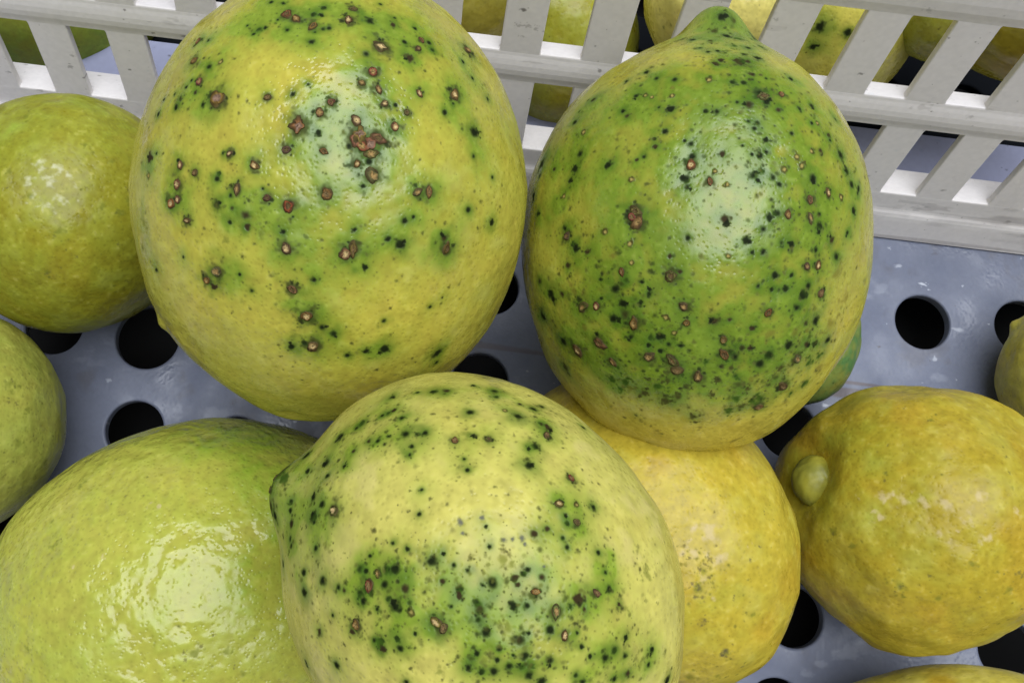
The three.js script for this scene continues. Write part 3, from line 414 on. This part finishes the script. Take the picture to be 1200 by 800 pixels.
function skinTextures(P, F, W) {
  const H = W / 2, N = W * H, col = new Float32Array(N * 3), bump = new Float32Array(N), gl = new Float32Array(N), matt = new Float32Array(N), [rx, ry, rz] = P.radii, S = F.seed * 13.7, rnd = rng(F.seed * 991 + 5);
  const sl = new Float32Array(W), cl = new Float32Array(W);
  for (let i = 0; i < W; i++) { const a = (i + 0.5) / W * 2 * Math.PI - Math.PI; sl[i] = Math.sin(a); cl[i] = Math.cos(a); }
  const greens = (P.green ?? []).map(([la, lo, r]) => { const d = dirOf(la, lo); return [d[0] * rx, d[1] * ry, d[2] * rz, r]; });
  const flush = new Float32Array(N);
  const mix = (k, c, w) => { col[k] += (c[0] - col[k]) * w; col[k + 1] += (c[1] - col[k + 1]) * w; col[k + 2] += (c[2] - col[k + 2]) * w; };
  const stamp = (la, lo, reach, fn) => { // fn(distance mm, texel, x, y, z) over all texels within reach of a spot
    const d = dirOf(la, lo), px = d[0] * rx, py = d[1] * ry, pz = d[2] * rz, rm = Math.min(rx, ry, rz) * 0.92, dl = reach / rm;
    const j0 = Math.max(0, Math.floor((la * RAD - dl + Math.PI / 2) / Math.PI * H)), j1 = Math.min(H - 1, Math.ceil((la * RAD + dl + Math.PI / 2) / Math.PI * H));
    for (let j = j0; j <= j1; j++) {
      const a = ((j + 0.5) / H - 0.5) * Math.PI, sy = Math.sin(a) * ry, c = Math.cos(a), du = Math.min(Math.PI, dl / Math.max(0.02, c) * 1.1), ic = (lo * RAD + Math.PI) / (2 * Math.PI) * W, di = Math.ceil(du / (2 * Math.PI) * W);
      for (let ii = Math.floor(ic - di); ii <= ic + di; ii++) {
        const i = ((ii % W) + W) % W, x = sl[i] * c * rx, z = cl[i] * c * rz, D = Math.sqrt((x - px) ** 2 + (sy - py) ** 2 + (z - pz) ** 2);
        if (D < reach) fn(D, j * W + i, x, sy, z);
      }
    }
  };
  if (F.hug) for (const q of [...(P.dot ?? []), ...(P.deep ?? []), ...(P.scab ?? []), ...(P.ring ?? [])]) { const r = 1.5 + 0.9 * q[2]; stamp(q[0], q[1], r * 2.4, (D, n) => { flush[n] += Math.exp(-(D * D) / (r * r)); }); }
  for (let j = 0; j < H; j++) {
    const la = ((j + 0.5) / H - 0.5) * Math.PI, sy = Math.sin(la), c = Math.cos(la);
    for (let i = 0; i < W; i++) {
      const n = j * W + i, k = n * 3, x = sl[i] * c * rx, y = sy * ry, z = cl[i] * c * rz;
      const n1 = fbm(x / 17 + S, y / 17, z / 17, 3), n2 = fbm(x / 5, y / 5 + S, z / 5, 3), n3 = noise(x / 0.75, y / 0.75, z / 0.75 + S), n4 = noise(x / 1.7 + S, y / 1.7, z / 1.7);
      let g = F.green + F.mottle * n1 + 0.18 * n2;
      if (greens.length) {
        const wx = x + 3.4 * n2 + 1.1 * n4, wy = y + 3.2 * noise(x / 3.1, y / 3.1 + S, z / 3.1) + 0.9 * n3, wz = z + 3.2 * noise(x / 3.7 + 9, y / 3.7, z / 3.7 + S);
        let p = 0; for (const b of greens) { const ex = wx - b[0]; if (ex > 2 * b[3] || ex < -2 * b[3]) continue; const d2 = ((wx - b[0]) ** 2 + (wy - b[1]) ** 2 + (wz - b[2]) ** 2) / (b[3] * b[3]); if (d2 < 4) p += Math.exp(-1.7 * d2); }
        g += F.greenGain * (1 - Math.exp(-p)) * (1 + 0.5 * n2);
      }
      if (F.hug) g += F.hug * (1 - Math.exp(-0.75 * flush[n])) * (1 + 0.6 * n2 + 0.25 * n4);
      if (F.cap) g -= F.cap * smooth(-sy + 0.12 * n2, 0.60, 0.86);
      g = clamp(g * (1 + 0.22 * n4) + 0.16 * n2 + 0.06 * n3);
      const m = 1 + 0.15 * n2 + 0.14 * n3 + 0.11 * n4;
      const am = smooth(fbm(x / 11, y / 11, z / 11 + S + 40, 3), 0.02, 0.4) * F.amber;
      for (let q = 0; q < 3; q++) { let v = F.base[q] + (F.warm[q] - F.base[q]) * am; v += (F.lime[q] - v) * g; col[k + q] = v * m; }
      // pale scurf in the finest grain of the pores
      const w = worley(x / 0.95 + S, y / 0.95, z / 0.95), w2 = worley(x / 2.6, y / 2.6 + S, z / 2.6);
      const pit = 1 - smooth(w, 0.10, 0.42);
      bump[n] = 0.52 + 0.46 * n2 * F.wave + 0.24 * n4 * F.wave - 0.17 * pit + 0.07 * n3 + 0.20 * F.wave * (w2 - 0.5);
      if (pit > 0) for (let q = 0; q < 3; q++) col[k + q] *= 1 - 0.13 * pit;
      gl[n] = clamp(F.rough + 0.20 * n2 + 0.16 * n1 + 0.06 * n3, 0.10, 0.95);
      const cream = smooth(n1 * 0.6 + n2 * 0.8 + 0.25 * n4, 0.05, 0.55) * (1 - g) * F.cream; for (let q = 0; q < 3; q++) col[k + q] += (CREAM[q] - col[k + q]) * cream;
      const fleck = smooth(n3 + 0.5 * n4, 0.55, 1.1) * 0.22 * (1 - 0.6 * g); for (let q = 0; q < 3; q++) col[k + q] += (CREAM[q] - col[k + q]) * fleck;
    }
  }
  const halo = (s, r, amt, reach) => stamp(s[0], s[1], r * reach, (D, n, x, y, z) => { const q = D / r * (1 + 0.45 * noise(x / 1.6, y / 1.6, z / 1.6 + S)); mix(n * 3, F.halo, amt * Math.exp(-Math.pow(q / (reach * 0.45), 2))); });
  const core = (s, r, c, amt, o = {}) => {
    const sc = Math.max(0.3, r * 0.8), sx = rnd() * 50;
    stamp(s[0], s[1], r * 2.2, (D, n, x, y, z) => {
      const q = D / r * (1 + (o.ragged ?? 0.42) * (noise(x / sc + sx, y / sc, z / sc) + 0.6 * noise(x / sc * 2.1, y / sc * 2.1 + sx, z / sc * 2.1)) + Math.min(0.22, 0.16 * r) * noise(x / 0.45, y / 0.45 + sx, z / 0.45));
      const w = amt * (1 - smooth(q, o.soft ?? 0.55, 1.18)); if (w <= 0) return;
      mix(n * 3, c, w); bump[n] += (o.lift ?? -0.18) * w; gl[n] += (0.8 - gl[n]) * w * 0.8; matt[n] = Math.max(matt[n], w);
    });
  };
  for (const s of P.pale ?? []) stamp(s[0], s[1], s[2] * 0.95, (D, n, x, y, z) => { // dry, pale scar tissue
    const q = fbm(x / 1.5 + S, y / 1.5, z / 1.5, 4) + 0.30 - 0.55 * D / (s[2] * 0.95), w = 0.62 * smooth(q, -0.08, 0.50); mix(n * 3, F.chalk, w); gl[n] += (0.8 - gl[n]) * w; bump[n] += 0.10 * w;
  });
  for (const s of P.blotch ?? []) core(s, s[2] * 0.62, F.blotch, 0.62, { soft: 0.1, ragged: 0.7, lift: -0.05 });
  for (const s of P.deep ?? []) { halo(s, s[2] * 0.75, 0.6, 3); core(s, s[2] * 0.68, rnd() < 0.4 ? [0.05, 0.045, 0.012] : DEEP.map((v) => v * 0.55), 0.9, { soft: 0.2, ragged: 0.8 }); }
  for (const s of P.blue ?? []) { halo(s, s[2] * 0.8, 0.25, 2.5); core(s, s[2] * 0.56, [0.10, 0.10, 0.10], 0.85, { soft: 0.15 }); }
  for (const s of P.scab ?? []) { halo(s, s[2] * 0.72, 0.68, 3.4); core(s, s[2] * 0.86, [0.035, 0.036, 0.010], 0.85, { soft: 0.3, ragged: 0.5, lift: 0 }); if (rnd() < 0.5) for (let e = 0; e < 2; e++) { const a = rnd() * 6.28, q = s[2] * 0.75; core([s[0] + q * Math.sin(a) * 1.4, s[1] + q * Math.cos(a) * 1.4 / Math.max(0.2, Math.cos(s[0] * RAD))], s[2] * (0.16 + 0.2 * rnd()), INK, 0.85, { ragged: 0.6, soft: 0.3 }); }; }
  for (const s of P.ring ?? []) {
    halo(s, s[2] * 0.6, 0.5, 3);
    core(s, s[2] * 0.56, [0.06, 0.05, 0.012], 0.95, { lift: 0.30, ragged: 0.3 + 0.3 * rnd() }); core(s, s[2] * 0.30, [0.38, 0.30, 0.085], 0.95, { lift: -0.2, soft: 0.4, ragged: 0.3 });
  }
  if (F.fleckOnly) for (const s of P.dot ?? []) core(s, s[2] * (F.fleck ?? 0.42), F.fleckColor ?? [0.11, 0.10, 0.03], 0.7, { ragged: 0.8, soft: 0.1, lift: -0.1 });
  else for (const s of P.dot ?? []) {
    const r = s[2] * (0.46 + 0.40 * rnd()); halo(s, r, 0.8, 3.8); core(s, r, rnd() < 0.2 ? [0.035, 0.022, 0.010] : INK, 0.97, { ragged: 0.15 + 0.45 * rnd(), soft: 0.1 + 0.4 * rnd() });
    if (s[2] > 1.0 && rnd() < 0.4) { const a = rnd() * 6.28, e = s[2] * 0.62; core([s[0] + e * Math.sin(a) * 1.4, s[1] + e * Math.cos(a) * 1.4 / Math.max(0.2, Math.cos(s[0] * RAD))], r * (0.3 + 0.35 * rnd()), INK, 0.95, { ragged: 0.6 }); }
  }
  // tiny specks gathered round the marks, and a few anywhere
  const all = [...(P.dot ?? []), ...(P.deep ?? []), ...(P.scab ?? []), ...(P.blotch ?? [])];
  for (let i = 0; i < F.specks; i++) {
    let la, lo; if (all.length && rnd() < F.near) { const s = all[Math.floor(rnd() * all.length)], e = 1.5 + 7 * rnd(), a = rnd() * 6.283; la = s[0] + e * Math.sin(a); lo = s[1] + e * Math.cos(a) / Math.max(0.25, Math.cos(s[0] * RAD)); }
    else { la = Math.asin(clamp(rnd() * 2 - 1, -0.98, 0.98)) / RAD; lo = rnd() * 360 - 180; }
    if (Math.abs(la) > 86) continue;
    core([la, lo], (F.speck ?? 1) * (0.13 + 0.42 * Math.pow(rnd(), 2.2)), rnd() < 0.35 || F.fleckOnly ? [0.10, 0.11, 0.02] : INK, 0.35 + 0.45 * rnd(), { ragged: 0.5, soft: 0.1, lift: -0.08 });
  }
  const a = new Uint8Array(N * 4), b = new Uint8Array(N * 4);
  for (let n = 0; n < N; n++) {
    for (let q = 0; q < 3; q++) a[n * 4 + q] = SRGB[Math.round(clamp(col[n * 3 + q]) * 4096)];
    a[n * 4 + 3] = 255; b[n * 4] = 255 * clamp(bump[n]); b[n * 4 + 1] = 255 * clamp(gl[n], 0.1, 1); b[n * 4 + 2] = 0; b[n * 4 + 3] = 255 * (1 - 0.85 * clamp(matt[n]));
  }
  return { map: byteTexture(a, W, H, true), detail: byteTexture(b, W, H, false) };
}
const scabMat = new THREE.MeshPhysicalMaterial({ vertexColors: true, roughness: 0.75, ior: 1.4, specularIntensity: 0.5 });
function scabGeometry(surf, P, s, rnd) { // a cracked, crater-like crust grown on the peel: raised rim, paler sunken middle, ragged foot
  const d = dirOf(s[0], s[1]), r = s[2] * 0.55, o = [], A = 20, RINGS = [0, 0.2, 0.38, 0.56, 0.72, 0.88, 1.08], lobe = s[2] > 2.4 ? 0.75 : r > 1 ? 0.42 : 0.26
  const t1 = new THREE.Vector3(...d).cross(new THREE.Vector3(0.31, 0.2, 0.93)).normalize(), t2 = new THREE.Vector3(...d).cross(t1);
  const kind = rnd(), el = s[2] > 2.4 ? 1 : 1 + 0.3 * rnd(), ea = rnd() * 6.28, off = rnd() * 99, hh = Math.min(0.34, 0.12 + 0.09 * r), rm = (P.radii[0] + P.radii[1] + P.radii[2]) / 3;
  const mid = s[2] > 2.4 ? [0.24, 0.15, 0.10] : kind < 0.3 ? [0.52, 0.38, 0.17] : kind < 0.6 ? [0.31, 0.20, 0.07] : kind < 0.82 ? [0.18, 0.115, 0.045] : [0.10, 0.066, 0.024];
  const rust = RUST.map((v) => v * (0.6 + 0.8 * rnd())), pit = rnd() < 0.35;
  const cols = [pit ? [0.03, 0.02, 0.008] : mid, mid, mid.map((v) => v * 0.7), rust, rust.map((v) => v * 0.55), [0.060, 0.045, 0.014], [0.05, 0.06, 0.014]], hts = [pit ? -0.1 : 0.35, 0.40, 0.62, 1.0, 0.85, 0.4, -0.5];
  const pos = [], col = [], idx = [];
  const put = (u, v, h, c, j) => {
    const q = [0, 1, 2].map((i) => d[i] + (t1.getComponent(i) * u + t2.getComponent(i) * v) / rm), l = Math.hypot(...q);
    surf(q.map((x) => x / l), o); pos.push((o[0] + o[3] * h) * MM, (o[1] + o[4] * h) * MM, (o[2] + o[5] * h) * MM);
    for (let i = 0; i < 3; i++) col.push(Math.max(0.004, c[i] * j));
  };
  put(0, 0, hh * hts[0], cols[0], 0.8 + 0.4 * rnd());
  for (let k = 1; k < RINGS.length; k++) for (let i = 0; i < A; i++) {
    const a = i / A * 2 * Math.PI, n = noise(Math.cos(a) * 1.5 + off, Math.sin(a) * 1.5, k * 0.35), n2 = noise(Math.cos(a) * 3 + off, Math.sin(a) * 3, k * 1.7 + 4);
    const e = RINGS[k] * r * (1 + lobe * n + 0.10 * n2), x = Math.cos(a) * el, y = Math.sin(a) / el;
    put(e * (x * Math.cos(ea) - y * Math.sin(ea)), e * (x * Math.sin(ea) + y * Math.cos(ea)), hh * (hts[k] + (k < 6 ? 0.45 * n2 : 0)), cols[k], Math.max(0.25, 1 + 0.75 * n2 + 0.3 * (rnd() - 0.5)));
  }
  for (let i = 0; i < A; i++) { const b = (i + 1) % A; idx.push(0, 1 + i, 1 + b); for (let k = 0; k < RINGS.length - 2; k++) { const p = 1 + k * A; idx.push(p + i, p + A + i, p + A + b, p + i, p + A + b, p + b); } }
  const g = new THREE.BufferGeometry();
  g.setAttribute('position', new THREE.Float32BufferAttribute(pos, 3)); g.setAttribute('color', new THREE.Float32BufferAttribute(col, 3)); g.setIndex(idx); g.computeVertexNormals();
  return g;
}
const CREAM = [0.62, 0.53, 0.18], YELLOW = [0.545, 0.465, 0.068], AMBER = [0.46, 0.315, 0.028], STD = {
  base: YELLOW, warm: AMBER, lime: LIME, halo: [0.068, 0.145, 0.013], blotch: [0.13, 0.15, 0.018], green: 0.2, mottle: 0.3, greenGain: 0.85, amber: 0.5, lump: 0.8, wave: 1, rough: 0.28, spec: 0.75, cap: 0, hug: 0, specks: 100, near: 0.4, chalk: CHALK, cream: 0.35, fleckOnly: false, res: 1024, seg: [160, 112], bumpScale: 0.00024,
};
function lemon(P, label, opt, group) {
  const F = { ...STD, ...opt }, root = new THREE.Group(); root.name = numbered('lemon'); scene.add(root);
  root.position.set(...P.at.map((v) => v * MM)); root.rotation.set(...P.turn.map((v) => v * RAD), 'XYZ');
  tag(root, label, 'lemon', group);
  const surf = surfaceOf(P, F), tex = skinTextures(P, F, F.res), rnd = rng(F.seed * 31 + 7);
  const m = new THREE.MeshPhysicalMaterial({ map: tex.map, bumpMap: tex.detail, bumpScale: F.bumpScale, roughness: 1, roughnessMap: tex.detail, ior: F.ior ?? 1.52, specularIntensity: F.spec, specularIntensityMap: tex.detail });
  part('peel', peelGeometry(surf, ...F.seg), m, root);
  for (const s of P.scab ?? []) part('scab', scabGeometry(surf, P, s, rnd), scabMat, root);
  if (F.extra) F.extra(root, surf, m, P);
  return root;
}
PLACE.L2.green.push([84, 60, 7]);
PLACE.L2.deep.push([85, 70, 1.8], [77, 40, 1.6], [80, 85, 1.5], [74, 10, 1.4], [72, 60, 1.3], [70, -20, 1.2], [68, 30, 1.6], [64, 45, 1.4], [66, 5, 1.2], [62, 20, 1.3]);
PLACE.L3.green.push([-54, 68, 12], [-54, 68, 9], [-46, 60, 9]);
PLACE.L3.deep = [[-54, 68, 3.4], [-50, 75, 2.4], [-58, 62, 2.2], [-48, 66, 1.8], [-55, 55, 1.6], [-60, 75, 2]];
PLACE.L8.green.push([-50, -13, 9], [-50, -13, 8], [-48, -8, 8]);
const BIG = { res: 2048, seg: [256, 176] };
lemon(PLACE.L1, 'large round yellow-green lemon with brown scabs, upper left of the three spotted ones', { ...BIG, hug: 0.55, seed: 1, green: 0.28, mottle: 0.4, greenGain: 0.62, amber: 0.2, lump: 0.9, spec: 1, rough: 0.24, cream: 0.4, speck: 0.95, specks: 1100, near: 0.7, bumps: [[-72, -19, -1.2, 4, 2], [-76, -30, 0.4, 8, 2], [-37, -72, 0.8, 2.2, 2]] });
lemon(PLACE.L2, 'green nippled lemon densely covered in dark specks, against the slatted wall', { ...BIG, hug: 0.35, seed: 2, green: 0.38, mottle: 0.35, greenGain: 0.6, blotch: [0.15, 0.115, 0.018], lime: [0.165, 0.245, 0.020], amber: 0.25, lump: 1.0, spec: 1, rough: 0.24, cap: 0.5, speck: 1.15, specks: 2300, near: 0.82, bumps: [[86, 60, 5.6, 10.5, 3], [80, 30, 1.4, 16, 2]] });
lemon(PLACE.L3, 'pale yellow black-dotted lemon with a dark nipple tip, front centre on top', { ...BIG, hug: 0.62, seed: 3, green: 0.04, mottle: 0.25, greenGain: 0.45, cream: 0.8, amber: 0.15, lump: 0.9, rough: 0.30, spec: 0.5, specks: 1700, near: 0.85, base: [0.58, 0.53, 0.12], bumps: [[-54, 68, 3.8, 11, 2.2]] });
lemon(PLACE.L4, 'big smooth yellow-green lemon with a glossy shine, in the lower left corner', { ...BIG, fleckOnly: true, seed: 4, green: 0.5, mottle: 0.3, greenGain: 0.5, amber: 0.1, lump: 1.0, rough: 0.20, spec: 1, ior: 1.48, wave: 1.5, bumpScale: 0.0004, base: [0.52, 0.47, 0.085], specks: 60, near: 0.3 });
lemon(PLACE.L5, 'plain olive-yellow lemon with a whitish scurf patch, at the left under the slatted wall', { fleckOnly: true, seed: 5, green: 0.3, mottle: 0.15, greenGain: 0.3, amber: 0.2, cream: 0.15, chalk: [0.62, 0.62, 0.42], rough: 0.36, spec: 0.5, base: [0.27, 0.235, 0.018], specks: 120 });
lemon(PLACE.L6, 'green lemon cut off by the left edge, between two yellow ones', { fleckOnly: true, seed: 6, green: 0.4, mottle: 0.3, greenGain: 0.3, amber: 0.1, rough: 0.36, spec: 0.5, lime: [0.24, 0.31, 0.045], base: [0.42, 0.39, 0.075], specks: 120 });
lemon(PLACE.L7, 'yellow lemon with pale scars, squeezed beneath the two spotted lemons on the right', { fleckOnly: true, fleck: 0.58, fleckColor: [0.085, 0.075, 0.04], seed: 7, green: 0.04, mottle: 0.15, greenGain: 0.25, amber: 0.75, lump: 1.9, rough: 0.36, spec: 0.5, specks: 160, near: 0.7, cream: 0.15, base: [0.46, 0.36, 0.036] });
lemon(PLACE.L8, 'amber-yellow lemon with a green knob at its left end, right on the floor', { res: 1024, seg: [256, 176], fleckOnly: true, seed: 8, green: 0.06, mottle: 0.12, greenGain: 0.4, amber: 0.7, lump: 2.0, rough: 0.36, spec: 0.5, specks: 90, near: 0.4, cream: 0.12, warm: [0.42, 0.285, 0.024], base: [0.41, 0.315, 0.027], bumps: [[-50, -13, -5.0, 18, 2.2]],
  extra(root, surf) { // the knob at the blossom end stands up out of a hollow
    const d = dirOf(-50, -13), o = surf(d, []), g = new THREE.SphereGeometry(1, 40, 28), p = g.attributes.position, v = new THREE.Vector3();
    for (let i = 0; i < p.count; i++) { v.fromBufferAttribute(p, i); const n = 1 + 0.05 * noise(v.x * 2 + 3, v.y * 2, v.z * 2) + 0.03 * noise(v.x * 7, v.y * 7, v.z * 7); p.setXYZ(i, v.x * 0.0062 * n, v.y * 0.0052 * n, v.z * 0.0056 * n); }
    g.computeVertexNormals();
    const W = 256, a = new Uint8Array(W * W * 4);
    for (let j = 0; j < W; j++) for (let i = 0; i < W; i++) { const n = fbm(i / 28, j / 22, 3, 4), m = fbm(i / 60 + 9, j / 60, 1, 2), k = (j * W + i) * 4, c = [0.235 + 0.14 * m, 0.225 + 0.10 * m, 0.026]; for (let q = 0; q < 3; q++) a[k + q] = SRGB[Math.round(clamp(c[q] * (1 + 0.35 * n)) * 4096)]; a[k + 3] = 255; }
    const m = part('nipple', g, new THREE.MeshPhysicalMaterial({ map: byteTexture(a, W, W, true), roughness: 0.45, ior: 1.46 }), root);
    m.position.set(o[0] * MM, o[1] * MM, o[2] * MM); m.quaternion.setFromUnitVectors(new THREE.Vector3(0, 0, 1), new THREE.Vector3(d[0] - 0.1, d[1] - 0.25, d[2]).normalize());
    m.userData.label = 'small green knob at the end of the lemon';
  } });
lemon(PLACE.L9, 'yellow lemon cut off by the right edge, beside a round hole in the floor', { fleckOnly: true, seed: 9, green: 0.12, mottle: 0.2, amber: 0.6, rough: 0.36, spec: 0.5, specks: 60, bumps: [[10, -84, 1.6, 5, 2]] });
lemon(PLACE.L10, 'orange-yellow lemon of which only the top shows, at the lower right edge', { fleckOnly: true, seed: 10, green: 0.0, mottle: 0.15, amber: 0.9, rough: 0.36, spec: 0.5, specks: 60 });
lemon(PLACE.L11, 'small green lemon hidden behind the nippled spotted lemon, a sliver on its right', { seed: 11, green: 0.85, mottle: 0.2, amber: 0.1, rough: 0.4, specks: 60, lime: [0.07, 0.16, 0.045] });
const FAR = { res: 512, seg: [96, 64], lump: 0.7 };
lemon(PLACE.O1, 'dark green lemon behind the wall slots, at the far left', { ...FAR, seed: 12, green: 0.8, base: [0.4, 0.36, 0.04], rough: 0.5 });
lemon(PLACE.O2, 'bright yellow lemon behind the wall slot right of the scabby round lemon', { ...FAR, seed: 13, green: 0.05, amber: 0.5 });
lemon(PLACE.O3, 'olive lemon behind the second wall slot right of the scabby round lemon', { ...FAR, seed: 14, green: 0.45, base: [0.48, 0.40, 0.03], amber: 0.3 });
lemon(PLACE.O4, 'brightest yellow lemon behind the wall, just above the green nipple', { ...FAR, seed: 15, green: 0.0, amber: 0.15, base: [0.86, 0.76, 0.22] });
lemon(PLACE.O5, 'yellow-green spotted lemon behind the wall slot right of the nippled lemon', { ...FAR, res: 1024, seed: 16, green: 0.2, amber: 0.1, base: [0.74, 0.65, 0.12], specks: 20 });
lemon(PLACE.O6, 'shaded green lemon behind the wall, in the slot second from the right edge', { ...FAR, seed: 17, green: 0.5 });
lemon(PLACE.O7, 'olive-yellow lemon behind the wall slot at the upper right corner', { ...FAR, seed: 18, green: 0.2, amber: 0.6, base: [0.46, 0.37, 0.03] });


renderer.render(scene, camera);
